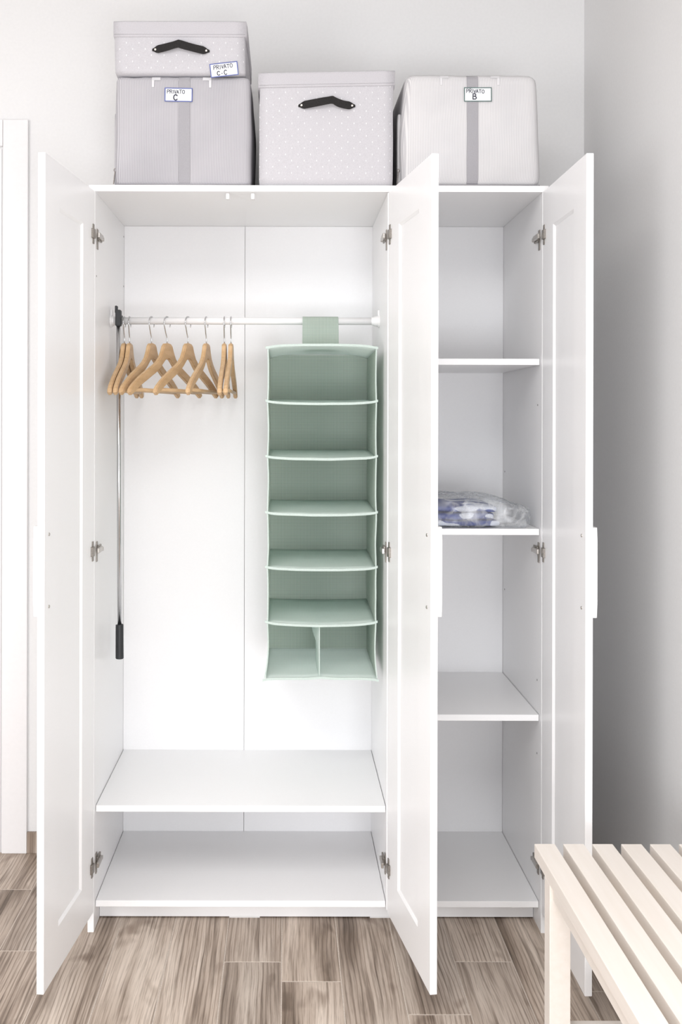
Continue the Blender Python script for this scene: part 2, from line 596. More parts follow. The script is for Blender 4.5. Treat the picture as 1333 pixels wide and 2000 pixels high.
SHELF_Z = []
for py in (699.7, 1032.0, 1395.0):
    z = PZ(py, REC)
    SHELF_Z.append(z)
    obj('shelf', bx(XR0 + 0.0014, XR1 - 0.0014, REC, BACK - 0.0008, z - T, z, 0.0006), mel, wd)
xs = 0.3785
for xa, xb in ((T - 0.004, xs - 0.0006), (xs + 0.0006, XL1 + 0.0075), (XL1 + 0.0085, W - T + 0.004)):
    xa = max(xa, T + 0.0005); xb = min(xb, W - T - 0.0005)
    obj('back_board', bx(xa, xb, BACK, BACK + 0.003, 0.02, H - T - 0.0005), M['back_board'], wd)
obj('plinth', bx(XL0 + 0.0005, W - T - 0.0005, 0.080, 0.094, 0.003, ZB - T - 0.0008, 0.0006), mel, wd)
for px in (480, 755):
    x = PX(px, 0.08)
    obj('glide', bx(x - 0.04, x + 0.04, 0.0805, 0.091, 0.0, 0.0028), M['handle'], wd)
for px in (444, 493):
    x = PX(px, 0.012)
    b = bx(x - 0.0045, x + 0.0045, 0.012, 0.03, H - T - 0.0165, H - T - 0.0005, 0.0015)
    obj('door_stop', b, M['handle'], wd)
# peg holes in the right-hand wall of the narrow bay and in the left wall
for px, py in ((1051, 790), (1051, 1327), (1051, 1470), (987, 920), (987, 1150)):
    for side in (0,):
        s = (px - VX) / (XR1 - CAM_X)
        y = F_PX / s + CAM_Y
        z = CAM_Z + (VY - py) / s
        obj('peg_hole', tube([(XR1 - 0.0004, y, z), (XR1 + 0.004, y, z)], 0.0025, 10), M['hole'], wd)
for px, py in ((241, 463), (241, 560), (188, 540)):
    s = (px - VX) / (XL0 - CAM_X)
    y = F_PX / s + CAM_Y
    z = CAM_Z + (VY - py) / s
    obj('peg_hole', tube([(XL0 - 0.004, y, z), (XL0 + 0.0004, y, z)], 0.0025, 10), M['hole'], wd)

# clothes rail
RY, RZ, RR = 0.240, PZ(627.3, 0.240), 0.0100
rail = obj('clothes_rail', tube([(XL0 + 0.004, RY, RZ), (XL1 - 0.004, RY, RZ)], RR, 20), M['rail'], wd, smooth=True)
for s, x in ((1, XL0), (-1, XL1)):
    b = tube([(x, RY, RZ), (x + s * 0.004, RY, RZ)], 0.0185, 20)
    tube([(x + s * 0.004, RY, RZ), (x + s * 0.008, RY, RZ), (x + s * (0.0140 if s > 0 else 0.022), RY, RZ)], [0.0150, 0.0145, 0.0104], 20, bm=b)
    bx(min(x, x + s * 0.005), max(x, x + s * 0.005), RY - 0.010, RY + 0.010, RZ, RZ + 0.030, 0.001, bm=b)
    obj('rail_bracket', b, M['rail'], rail)

# doors
DL, DZ0, DZ1 = 0.383, 0.053, 1.885


def make_door(hx, hy, ang, out, panel_side):
    """Hinge at (hx, hy); ang opens away from square; out = +-1 is the side of the outer face."""
    wv = Vector((math.sin(ang), -math.cos(ang), 0))
    ov = Vector((-wv.y, wv.x, 0))
    if ov.x * out < 0: ov = -ov
    P = lambda w, t, z: Vector((hx, hy, 0)) + wv * w + ov * t + Vector((0, 0, z))
    bm = bmesh.new()
    fr, bev, rec = 0.100, 0.006, 0.0045

    def loop(i, t):
        return [bm.verts.new(P(w, t, z)) for w, z in ((i, DZ0 + i), (DL - i, DZ0 + i), (DL - i, DZ1 - i), (i, DZ1 - i))]
    loops = [loop(0, 0), loop(fr, 0), loop(fr + bev, rec), loop(fr + bev, T - rec), loop(fr, T), loop(0, T)]
    for a, c in zip(loops, loops[1:] + loops[:1]):
        for k in range(4):
            bm.faces.new((a[k], a[(k + 1) % 4], c[(k + 1) % 4], c[k]))
    bm.edges.ensure_lookup_table()
    outer = set(loops[0]) | set(loops[5])
    bmesh.ops.bevel(bm, geom=[e for e in bm.edges if e.verts[0] in outer and e.verts[1] in outer],
                    offset=0.0008, segments=1, affect='EDGES')
    d = obj('door', bm, mel, wd, loc=(hx, hy, DZ0))

    def lb(w0, w1, t0, t1, z0, z1, bev=0.0, bm=None):
        q = bx(w0, w1, t0, t1, z0, z1, bev)
        for v in q.verts: v.co = P(*v.co)
        return q if bm is None else merge(bm, q)
    obj('door_panel', lb(fr + 0.002, DL - fr - 0.002, rec + 0.0006, T - rec - 0.0006, DZ0 + fr + 0.002, DZ1 - fr - 0.002), mel, d)
    # handle: a bowed bar on the outer face near the free edge
    hz0, hz1 = 0.873, 1.070
    bm = bmesh.new()
    n, prof = 14, [(0.0, 0.0), (0.0, 1.0), (1.0, 1.0), (1.0, 0.0)]
    rings = []
    for i in range(n + 1):
        f = i / n
        z = hz0 + (hz1 - hz0) * f
        e = min(1.0, min(f, 1 - f) * n / 1.0)
        d_out = 0.0132 if 0 < i < n else 0.0126
        rings.append([bm.verts.new(P(DL - 0.048 + 0.036 * a, T + d_out * c, z)) for a, c in prof])
    for a, c in zip(rings, rings[1:]):
        for k in range(4):
            bm.faces.new((a[k], a[(k + 1) % 4], c[(k + 1) % 4], c[k]))
    bm.faces.new(rings[0]); bm.faces.new(rings[-1][::-1])
    bmesh.ops.bevel(bm, geom=[e for e in bm.edges if abs(e.verts[0].co.z - e.verts[1].co.z) > 1e-5], offset=0.0015, segments=2, affect='EDGES')
    obj('handle', bm, M['handle'], d)
    for z in (0.892, 1.051):
        c0, c1 = P(DL - 0.030, 0.001, z), P(DL - 0.030, -0.0016, z)
        obj('screw', tube([c0, c1], [0.0042, 0.0034], 12), M['metal'], d)
    # concealed hinges: cup plate on the door, mounting plate on the carcass, arm between
    ps = panel_side                      # direction from carcass wall into the bay
    wx = {1: XL0}.get(ps, None)
    wx = XL0 if hx < 0.2 else (XL1 if hx < 1.0 else XR1)
    for hz in (PZ(460, 0), PZ(1076, 0), PZ(1690, 0)):
        bm = bmesh.new()
        lb(0.008, 0.020, -0.0022, 0.001, hz - 0.025, hz + 0.025, 0.0006, bm=bm)
        lb(0.010, 0.030, -0.0060, 0.001, hz - 0.012, hz + 0.012, 0.001, bm=bm)
        xa, xb = sorted((wx, wx + ps * 0.0025))
        bx(xa, xb, 0.020, 0.034, hz - 0.032, hz + 0.020, 0.0006, bm=bm)
        xa, xb = sorted((wx + ps * 0.0025, wx + ps * 0.0075))
        bx(xa, xb, 0.022, 0.060, hz - 0.010, hz + 0.010, 0.001, bm=bm)
        hg = obj('hinge', bm, M['dark_metal'], d)
        bm = bmesh.new()
        xa, xb = sorted((wx + ps * 0.0075, wx + ps * 0.0135))
        bx(xa, xb, -0.004, 0.046, hz - 0.0065, hz + 0.0065, 0.001, bm=bm)
        tube([(xa, 0.052, hz - 0.002), (xb, 0.052, hz - 0.002)], 0.0052, 10, bm=bm)
        # arm is a piece of the hinge: join into the hinge's own mesh as a second material
        m2 = bpy.data.meshes.new('hinge')
        bmesh.ops.recalc_face_normals(bm, faces=bm.faces[:])
        bm.transform(wm(hg).inverted())
        base = bmesh.new(); base.from_mesh(hg.data)
        nb = len(base.faces)
        tmp = bpy.data.meshes.new('tmp'); bm.to_mesh(tmp); bm.free()
        base.from_mesh(tmp); base.faces.ensure_lookup_table()
        for i in range(nb, len(base.faces)): base.faces[i].material_index = 1
        base.to_mesh(hg.data); base.free(); bpy.data.meshes.remove(tmp)
        hg.data.materials.append(M['metal'])
    return d


A5, A8 = math.radians(5.6), math.radians(8.4)
make_door(T - 0.0005, -0.004, -A5, -1, 1)
make_door(XL1 + 0.002, -0.004, A8, 1, -1)
make_door(XR1 + 0.0008, -0.004, 0.0, 1, -1)

# ------------------------------------------------------------------ handwriting
GL = {
    'P': [[(0, 0), (0.02, 1)], [(0, 1), (0.5, 1), (0.62, 0.78), (0.45, 0.52), (0.03, 0.5)]],
    'R': [[(0, 0), (0.02, 1)], [(0, 1), (0.5, 0.98), (0.6, 0.76), (0.42, 0.54), (0.03, 0.5)], [(0.25, 0.52), (0.66, 0.0)]],
    'I': [[(0.1, 0), (0.1, 1)]],
    'V': [[(0, 1), (0.28, 0), (0.58, 1)]],
    'A': [[(0, 0), (0.3, 1), (0.62, 0)], [(0.12, 0.36), (0.5, 0.36)]],
    'T': [[(0, 1), (0.7, 1)], [(0.35, 1), (0.35, 0)]],
    'O': [[(0.36 + 0.34 * math.cos(a * PI / 6), 0.5 + 0.5 * math.sin(a * PI / 6)) for a in range(13)]],
    'C': [[(0.38 + 0.36 * math.cos(a * PI / 9), 0.5 + 0.5 * math.sin(a * PI / 9)) for a in range(2, 17)]],
    'B': [[(0, 0), (0.02, 1)], [(0, 1), (0.45, 0.98), (0.58, 0.78), (0.42, 0.56), (0.02, 0.54)], [(0.2, 0.55), (0.6, 0.44), (0.68, 0.2), (0.5, 0.02), (0, 0)]],
    '.': [[(0.1, 0.45), (0.24, 0.45)]],
}
ADV = {'P': 0.78, 'R': 0.84, 'I': 0.40, 'V': 0.66, 'A': 0.76, 'T': 0.82, 'O': 0.9, 'C': 1.0, 'B': 0.9, '.': 0.7, ' ': 0.5}


def ribbon(bm, pts, w, place, lift):
    for i, (a, c) in enumerate(zip(pts, pts[1:])):
        lift += 0.00007 if i % 2 else -0.00007
        a, c = Vector(a), Vector(c)
        d = (c - a)
        if d.length < 1e-6: continue
        d.normalize()
        n = Vector((-d.y, d.x)) * w / 2
        a2, c2 = a - d * w * 0.35, c + d * w * 0.35
        vs = [bm.verts.new(place(q.x, q.y, lift)) for q in (a2 - n, c2 - n, c2 + n, a2 + n)]
        up = [bm.verts.new(place(q.x, q.y, lift + 0.0002)) for q in (a2 - n, c2 - n, c2 + n, a2 + n)]
        bm.faces.new(vs[::-1]); bm.faces.new(up)
        for k in range(4):
            bm.faces.new((vs[k], vs[(k + 1) % 4], up[(k + 1) % 4], up[k]))


def paper_label(parent, cx, cz, w, h, rot, surf, lines, edge_mat, seed):
    """surf(x, z) -> y of the surface it is stuck to. lines: (text, x0, base, size, stroke) in mm of the label."""
    rnd = random.Random(seed)
    cr, sr = math.cos(rot), math.sin(rot)

    def place(x, y, lift):
        gx, gz = cx + x * cr - y * sr, cz + x * sr + y * cr
        return Vector((gx, surf(gx, gz) - 0.0022 - lift, gz))
    bm = sheet(lambda u, v: place((u - 0.5) * w, (v - 0.5) * h, 0), 8, 4, 0.0005, (0, -1, 0))
    lab = obj('paper_label', bm, M['paper'], parent)
    bm = bmesh.new()
    c = [(-w / 2, -h / 2), (w / 2, -h / 2), (w / 2, h / 2), (-w / 2, h / 2), (-w / 2, -h / 2)]
    for a, q in zip(c, c[1:]):
        pts = [Vector(a).lerp(Vector(q), i / 6) for i in range(7)]
        ribbon(bm, pts, 0.0023, place, 0.0009)
    obj('border_line', bm, edge_mat, lab)
    bm = bmesh.new()
    for text, x0, base, size, stroke, slope in lines:
        x = x0
        for ch in text:
            if ch == ' ':
                x += size * ADV[' ']; continue
            jy = rnd.uniform(-0.06, 0.06) * size
            js = rnd.uniform(0.92, 1.10)
            for st in GL[ch]:
                pts = [(x + px * size * 0.95, base + jy + py * size * js + slope * (x - x0)) for px, py in st]
                ribbon(bm, pts, stroke, place, 0.0009)
            x += ADV[ch] * size
    obj('lettering', bm, M['ink'], lab)
    return lab


# ------------------------------------------------------------------ storage boxes on top
def striped_bag(name, x0, x1, y0, depth, z0, z1, mat, label, top_in, lab, seed, rr=0.012):
    cx, cz = (x0 + x1) / 2, (z0 + z1) / 2
    hx, hy, hz = (x1 - x0) / 2, depth / 2, (z1 - z0) / 2
    cy = y0 + hy
    t = thing(name, (cx, cy, z0), label, 'storage box')

    def fn(p, u, w, k):
        f = (k + 1) / 2
        p.x -= math.copysign(top_in * f * f, u) * abs(u)
        nz = noise.noise(Vector((p.x * 9 + seed, p.z * 7, p.y * 7)))
        wgt = min(1.0, (1 - abs(k)) * 6)
        p.y += (0.0045 * nz * wgt) * (1 if w < 0 else 1)
        p.x += 0.0035 * noise.noise(Vector((p.y * 8, p.z * 9, seed))) * abs(u) * wgt
        if k > 0.93:
            p.z -= 0.0040 * abs(noise.noise(Vector((p.x * 20, p.y * 15, seed + 5))))
        return p
    bm = soft_box((cx, cy, cz), (hx, hy, hz), 22, (0.006, 0.004, 0.0), rr, fn)
    for v in bm.verts:
        v.co.z = min(max(v.co.z, z0 + 0.0004), z1)
    tree = BVHTree.FromBMesh(bm)
    body = obj('body', bm, mat, t, smooth=True)

    def surf(x, z):
        hit = tree.ray_cast(Vector((x, y0 - 0.2, min(max(z, z0 + 0.004), z1 - 0.002))), Vector((0, 1, 0)))
        return hit[0].y if hit[0] else y0 + rr
    # webbing band down the front
    bw = 0.0145
    obj('front_band', sheet(lambda u, v: (cx + 0.004 + (u - 0.5) * 2 * bw, surf(cx + (u - 0.5) * 2 * bw, z0 + 0.004 + v * (z1 - z0 - 0.008)) - 0.0011, z0 + 0.004 + v * (z1 - z0 - 0.008)), 6, 48, 0.0006, (0, -1, 0)), M['webbing'], t, smooth=False)
    # white corner tapes at the top edge
    for xc, s in ((cx - 0.068, -1), (cx + 0.062, 1)):
        bm = sheet(lambda u, v: (xc + (u - 0.5) * 0.022, surf(xc + (u - 0.5) * 0.022, z1 - 0.004 - v * 0.009) - 0.0012, z1 - 0.004 - v * 0.009), 3, 3, 0.0004, (0, -1, 0))
        xd = xc + s * 0.008
        sheet(lambda u, v: (xd + (u - 0.5) * 0.006, surf(xd, z1 - 0.013 - v * 0.018) - 0.0012, z1 - 0.013 - v * 0.018), 1, 3, 0.0004, (0, -1, 0), bm=bm)
        obj('corner_tape', bm, M['tape'], t)
    # piping round the base
    ring = []
    for a, c in ((-1, -1), (1, -1), (1, 1), (-1, 1), (-1, -1)):
        ring.append((cx + a * (hx - 0.003), cy + c * (hy - 0.003), z0 + 0.0034))
    obj('base_piping', tube(ring, 0.0032, 8), M['bag_trim'], t, smooth=True)
    # zip pull hanging at the front left corner
    zx = x0 - 0.0045
    fl = soft_box((x0 - 0.001, y0 + 0.045, z0 + 0.098), (0.0055, 0.014, 0.097), 8, (0, 0, 0), 0.005)
    zp = obj('zip_flap', fl, mat, t, smooth=True)
    bm = tube([(zx + 0.0005, y0 + 0.0305, z0 + 0.045), (zx - 0.0030, y0 + 0.0290, z0 + 0.012)], 0.0016, 8)
    tube([(zx + 0.0005 + 0.003 * math.cos(a * PI / 6), y0 + 0.0305, z0 + 0.048 + 0.004 * math.sin(a * PI / 6)) for a in range(13)], 0.0011, 6, bm=bm, caps=False)
    obj('zip_pull', bm, M['metal'], zp)
    paper_label(t, *lab(surf))
    return t


def felt_handle(parent, cx, cz, half, y0, kink, peak, tilt, pl=1.7, pr_=1.7):
    n = 28
    bm = bmesh.new()

    def path(f):
        x = cx + (f - 0.5) * 2 * half
        g = (f / kink) ** pl if f < kink else ((1 - f) / (1 - kink)) ** pr_
        y = y0 - 0.0022 - 0.012 * math.sin(PI * f)
        z = cz + peak * g + tilt * (f - 0.5)
        return x, y, z

    def wd_(f):
        e = min(f, 1 - f) * 2 * half
        return 0.0047 + 0.0052 * min(1, max(0, (e - 0.006)) / 0.007) if e > 0.004 else 0.0025 + 0.0022 * e / 0.004
    A = []
    for i in range(n + 1):
        f = i / n
        x, y, z = path(f)
        w = wd_(f)
        twist = 0.004 * math.sin((f - kink) * PI * 3) * math.exp(-((f - kink) / 0.12) ** 2)
        A.append([bm.verts.new((x, y + s2 * 0.0016 - s * twist, z + s * w)) for s in (-1, 1) for s2 in (0, 1)])
    for a, c in zip(A, A[1:]):
        for k0, k1 in ((0, 1), (1, 3), (3, 2), (2, 0)):
            bm.faces.new((a[k0], a[k1], c[k1], c[k0]))
    bm.faces.new((A[0][0], A[0][1], A[0][3], A[0][2])); bm.faces.new((A[-1][0], A[-1][2], A[-1][3], A[-1][1]))
    h = obj('handle', bm, M['felt'], parent)
    for f in (0.055, 0.945):
        x, y, z = path(f)
        obj('rivet', tube([(x, y + 0.001, z), (x, y - 0.0012, z), (x, y - 0.0018, z)], [0.0030, 0.0030, 0.0018], 12), M['metal'], h)
    return h


def lidded_box(name, x0, x1, y0, depth, z0, z1, lid_h, label, tilt=0.0, sag=0.0):
    cx, cy = (x0 + x1) / 2, y0 + depth / 2
    t = thing(name, (cx, cy, z0), label, 'storage box')
    hx, hy = (x1 - x0) / 2 - 0.004, depth / 2 - 0.004
    zt = z1 - 0.006

    def fn(p, u, w, k):
        if k < 0: p.z -= sag * (abs(u) ** 3) * (-k)
        p.x += 0.002 * noise.noise(Vector((p.z * 10, p.y * 6, x0 * 10))) * abs(u)
        return p
    bm = soft_box((cx, cy, (z0 + zt) / 2), (hx, hy, (zt - z0) / 2), 12, (0.003, 0.002, 0), 0.005, fn)
    obj('body', bm, M['dots'], t, smooth=True)
    # lid: open underneath, hanging over the body
    bm = soft_box((cx, cy, z1 - lid_h / 2), (hx + 0.0045, hy + 0.0045, lid_h / 2), 10, (0, 0, 0.001), 0.006)
    for v in bm.verts:
        if v.co.z < z1 - lid_h * 0.5: 
            dx = 1 if v.co.x > cx else -1
        v.co.z += tilt * (v.co.x - cx)
    obj('lid', bm, M['weave'], t, smooth=True)
    bm = bmesh.new()
    ys = y0 - 0.0010
    zz = z1 - lid_h + 0.008
    tube([(x0 + 0.004 + (x1 - x0 - 0.008) * i / 20, ys + 0.0004, zz + tilt * (x0 + (x1 - x0) * i / 20 - cx)) for i in range(21)], 0.0006, 6, bm=bm)
    obj('lid_stitching', bm, M['bag_trim'], t)
    return t


ZT = H
# lower left striped bag
bag_z1 = PZ(150, 0.02)
striped_bag('storage_bag', PX(223, 0.012), PX(489, 0.012), 0.012, 0.40, ZT, bag_z1, M['stripe'],
            'grey striped cloth storage bag under the short dotted box, tagged C alone', 0.002,
            lambda s: (PX(348, 0.01), PZ(186.5, 0.01), 0.0685, 0.0335, -0.01, s,
                       [('PRIVATO', -0.029, 0.0035, 0.0090, 0.0015, -0.02), ('C', -0.0125, -0.0142, 0.0145, 0.0029, 0)], M['blue_ink'], 3), 2.0)
# short dotted box on top of it
bz0, bz1 = bag_z1 + 0.0006, PZ(40, 0.0)
x0, x1 = PX(219, 0.0), PX(481, 0.0)
sb = lidded_box('lidded_box', x0, x1, 0.0, 0.38, bz0, bz1, 0.044,
                'short dotted grey lidded box with black strap handle, stacked on the left striped bag')
felt_handle(sb, PX(352, 0.0), PZ(99, 0.0), 0.073, 0.002, 0.46, 0.0135, -0.003)
paper_label(sb, PX(436.5, 0), PZ(136, 0), 0.0690, 0.0330, math.radians(6.5), lambda x, z: 0.0025,
            [('PRIVATO', -0.026, 0.0022, 0.0098, 0.0015, 0.02), ('C.C', -0.0185, -0.0135, 0.0105, 0.0020, 0.0)], M['blue_ink'], 9)
# tall dotted box in the middle
lb_ = lidded_box('lidded_box', PX(502.5, 0.0), PX(772, 0.0), 0.0, 0.38, ZT, PZ(138, 0.0), 0.042,
                 'tall dotted grey lidded box with black strap handle, middle of the wardrobe top', tilt=0.020)
felt_handle(lb_, PX(637.5, 0.0), PZ(206.5, 0.0), 0.0725, 0.002, 0.60, 0.0125, 0.000, 1.3, 3.2)
# right striped bag
striped_bag('storage_bag', PX(783, 0.012), PX(1055, 0.012), 0.012, 0.40, ZT, PZ(144, 0.02), M['stripe_pale'],
            'pale striped cloth storage bag tagged B, at the right end of the wardrobe top', 0.010,
            lambda s: (PX(932.5, 0.01), PZ(184, 0.01), 0.0685, 0.0345, 0.0, s,
                       [('PRIVATO', -0.029, 0.0042, 0.0092, 0.0015, -0.03), ('B', -0.0125, -0.0122, 0.0135, 0.0025, 0)], M['green_ink'], 5), 7.5, 0.020)

# ------------------------------------------------------------------ pull rod hanging on the rail
pr = thing('pull_rod', (0.040, 0.215, PZ(1287, 0.215)), 'thin chrome pull rod with black grip and hook, hanging at the rail end', 'rod')
ry = 0.2145
zt_, zg, zb = PZ(637, ry), PZ(1221, ry), PZ(1287, ry)
xt, xb = PX(230.7, ry), PX(234.8, ry)
obj('shaft', tube([(xt, ry, zt_ + 0.02), (xb - 0.0003, ry, zg - 0.02)], 0.0056, 14), M['chrome'], pr, smooth=True)
obj('grip', tube([(xb - 0.0006, ry, zg + 0.001), (xb - 0.0005, ry, zg), (xb, ry, zb + 0.002), (xb, ry, zb)], [0.0095, 0.0106, 0.0112, 0.0100], 18), M['black'], pr, smooth=False)
bm = bx(xt - 0.0072, xt + 0.0080, ry - 0.009, RY - RR - 0.0008, zt_ - 0.001, PZ(606, ry), 0.003, seg=2)
bx(xt - 0.0085, xt - 0.0025, ry - 0.006, RY - RR - 0.0020, PZ(612, ry), PZ(598, ry), 0.001, bm=bm)
bx(xt - 0.004, xt + 0.006, ry - 0.004, RY + 0.018, RZ + RR + 0.0006, RZ + RR + 0.0066, 0.0015, bm=bm)
bx(xt - 0.004, xt + 0.006, RY + 0.012, RY + 0.018, RZ - 0.002, RZ + RR + 0.004, 0.0015, bm=bm)
obj('hook_head', bm, M['black'], pr)

# ------------------------------------------------------------------ wooden hangers
def make_hanger():
    """Local frame: origin on the rail axis, u (local x) along the hanger (+u = towards the room)."""
    r = thing('clothes_hanger', (0, 0, 0), 'hanger', 'hanger', 'wooden hangers on the clothes rail')
    zt = -0.062
    out = [(0.0, 0.0), (0.017, -0.002), (0.024, -0.008), (0.031, -0.022), (0.043, -0.040), (0.060, -0.053), (0.080, -0.064),
           (0.105, -0.075), (0.130, -0.086), (0.155, -0.098), (0.180, -0.112), (0.196, -0.122), (0.206, -0.131), (0.2115, -0.142)]
    inn = [(0.0, -0.044), (0.012, -0.046), (0.024, -0.054), (0.040, -0.067), (0.055, -0.077), (0.072, -0.086), (0.088, -0.093),
           (0.110, -0.103), (0.133, -0.113), (0.156, -0.124), (0.174, -0.134), (0.186, -0.141), (0.194, -0.145), (0.201, -0.1485)]
    th = 0.0058
    full_o = [(-u, z) for u, z in out[:0:-1]] + out
    full_i = [(-u, z) for u, z in inn[:0:-1]] + inn
    bm = bmesh.new()
    R = []
    for (uo, zo), (ui, zi) in zip(full_o, full_i):
        R.append([bm.verts.new((uo, -th, zo + zt)), bm.verts.new((uo, th, zo + zt)), bm.verts.new((ui, th, zi + zt)), bm.verts.new((ui, -th, zi + zt))])
    for a, c in zip(R, R[1:]):
        for k in range(4):
            bm.faces.new((a[k], a[(k + 1) % 4], c[(k + 1) % 4], c[k]))
    bm.faces.new(R[0]); bm.faces.new(R[-1][::-1])
    bmesh.ops.recalc_face_normals(bm, faces=bm.faces[:])
    ed = [e for e in bm.edges if abs(e.verts[0].co.y - e.verts[1].co.y) < 1e-6 and len(e.link_faces) == 2 and e.calc_face_angle(0) > 0.9]
    bmesh.ops.bevel(bm, geom=ed, offset=0.0022, segments=2, affect='EDGES')
    obj('shoulders', bm, M['beech'], r)
    obj('trouser_bar', tube([(-0.190, 0, zt - 0.133), (0.190, 0, zt - 0.133)], 0.0048, 10), M['beech'], r, smooth=True)
    rr, wr = 0.0185, 0.0016
    zc = RR + wr + 0.0002 - rr
    pts = [(0, 0, zt - 0.015), (0, 0, zt + 0.010), (0.0015, 0, zt + 0.018), (0.0075, 0, zt + 0.028)]
    for k in range(15):
        a = math.radians(-42 + k * (252 / 14))
        pts.append((rr * math.cos(a), 0, zc + rr * math.sin(a)))
    obj('hook', tube(pts, wr, 8), M['chrome'], r, smooth=True)
    return r


hang = [  # rail x, lateral shift of the near end, label
    (0.0535, -0.006, 'beech hanger at the very left end of the rail, right behind the pull rod'),
    (0.0680, -0.006, 'second beech hanger from the left, touching the leftmost one'),
    (0.1290, -0.055, 'third beech hanger from the left, its shoulder half hidden behind the fourth'),
    (0.1720, -0.078, 'fourth beech hanger from the left, turned the most towards the camera'),
    (0.2300, -0.068, 'fifth beech hanger from the left, with an open gap under its left arm'),
    (0.2810, -0.033, 'sixth beech hanger from the left, alone just before the right-hand pair'),
    (0.3310, 0.000, 'edge-on beech hanger, left one of the close pair at the right'),
    (0.3495, -0.003, 'rightmost beech hanger, right one of the edge-on pair nearest the green organizer'),
]
h0 = make_hanger()
for i, (hx, dx, lab) in enumerate(hang):
    o = h0 if i == 0 else copy_tree(h0)
    o.location = (hx, RY, RZ)
    o.rotation_euler = (0, 0, math.atan2(-math.sqrt(0.2115 ** 2 - dx * dx), dx))
    o['label'] = lab

# ------------------------------------------------------------------ hanging organizer
OX0, OX1, OY0, OY1 = 0.4535, 0.7415, 0.090, 0.390
OZ = [PZ(674, OY0), PZ(786, OY0), PZ(894, OY0), PZ(1003, OY0), PZ(1110, OY0), PZ(1218, OY0), PZ(1324, OY0)]
og = thing('hanging_organizer', ((OX0 + OX1) / 2, RY, OZ[6]), 'soft green checked hanging organizer with open compartments, strapped over the rail', 'organizer')


def side_x(s, y, z):
    base = OX0 if s < 0 else OX1
    f = (y - OY0) / (OY1 - OY0)
    off = 0.0
    if z < OZ[5]:
        g = (OZ[5] - z) / (OZ[5] - OZ[6])
        off = s * (-0.003 * math.sin(PI * g) + (0.0065 if s < 0 else 0.003) * g ** 3) * (1 - f)
    else:
        k = next(i for i in range(5, 0, -1) if z <= OZ[i - 1] + 1e-6)
        g = (OZ[k - 1] - z) / (OZ[k - 1] - OZ[k])
        off = -s * 0.0016 * math.sin(PI * g) + 0.0012 * noise.noise(Vector((s * 3, y * 12, z * 16)))
    return base + off


def shelf_z(i, u, v):
    z = OZ[i] + 0.012 * v
    sag = (0.0, 0.0045, 0.0050, 0.0045, 0.0045, 0.0075, 0.0)[i]
    z -= sag * (1 - (2 * u - 1) ** 2) * (1 - 0.6 * v) - sag * 0.5
    if i == 6: z += 0.003 * math.exp(-((u - 0.5) / 0.08) ** 2) * (1 - v)
    if i == 0:
        z = OZ[0] - 0.005 * v - 0.010 * abs(2 * u - 1) ** 6 - 0.010 * math.sin(PI * v) * abs(2 * u - 1) ** 1.5 * (1 - abs(2 * u - 1) ** 8)
        z += 0.002 * (1 - (2 * u - 1) ** 2)
    return z + 0.0012 * noise.noise(Vector((u * 6, v * 5, i * 3.1))) * (1 if 0 < v < 1 else 0.5)


for s in (-1, 1):
    bm = sheet(lambda u, v: (side_x(s, OY0 + u * (OY1 - OY0), OZ[6] + v * (OZ[0] - 0.010 - OZ[6])), OY0 + u * (OY1 - OY0), OZ[6] + v * (OZ[0] - 0.010 - OZ[6])), 8, 42, 0.0022, (-s, 0, 0))
    sp = obj('side_panel', bm, M['org'], og)
    bm = sheet(lambda u, v: (side_x(s, OY0, OZ[6] + v * (OZ[0] - 0.010 - OZ[6])) - s * (u * 0.0034 - 0.0006), OY0 - 0.0006, OZ[6] + v * (OZ[0] - 0.010 - OZ[6])), 1, 42, 0.0016, (0, -1, 0))
    obj('binding', bm, M['org_edge'], sp)
obj('back_panel', sheet(lambda u, v: (OX0 + u * (OX1 - OX0), OY1, OZ[6] + 0.012 + v * (OZ[0] - OZ[6] - 0.0190)), 6, 12, 0.002, (0, 1, 0)), M['org'], og)
for i in range(7):
    x0, x1 = OX0 + 0.0028, OX1 - 0.0028
    if i == 6: x0, x1 = OX0 - 0.0025, OX1 + 0.001
    bm = sheet(lambda u, v: (x0 + u * (x1 - x0), OY0 + v * (OY1 - OY0), shelf_z(i, u, v)), 24, 8, 0.0028, (0, 0, -1))
    sh = obj('top_panel' if i == 0 else 'shelf', bm, M['org_shelf'], og, smooth=True)
    e0, e1 = OX0 - 0.005, OX1 + 0.003
    if i == 6: e0, e1 = OX0 - 0.011, OX1 + 0.006
    tip = lambda u: 0.004 * (abs(2 * u - 1) ** 12) * (1 if i < 6 else -1)
    bm = sheet(lambda u, v: (e0 + u * (e1 - e0), OY0 - 0.0024, shelf_z(i, u, 0) + tip(u) + 0.0016 - v * 0.0062), 30, 1, 0.0018, (0, -1, 0))
    obj('binding', bm, M['org_edge'], sh)
xm = PX(624.5, OY0)


def div_pt(u, v):
    y = OY0 + 0.002 + u * (OY1 - OY0 - 0.006)
    zt, zb = shelf_z(5, 0.5, u) - 0.0035, shelf_z(6, 0.5, u) + 0.0008
    z = zb + v * (zt - zb)
    bul = -0.012 * math.exp(-((v - 0.72) / 0.16) ** 2) * math.sin(PI * u) - 0.004 * math.sin(PI * u)
    return (xm + bul, y, z)


obj('divider', sheet(div_pt, 10, 12, 0.0022, (1, 0, 0)), M['org_shelf'], og)
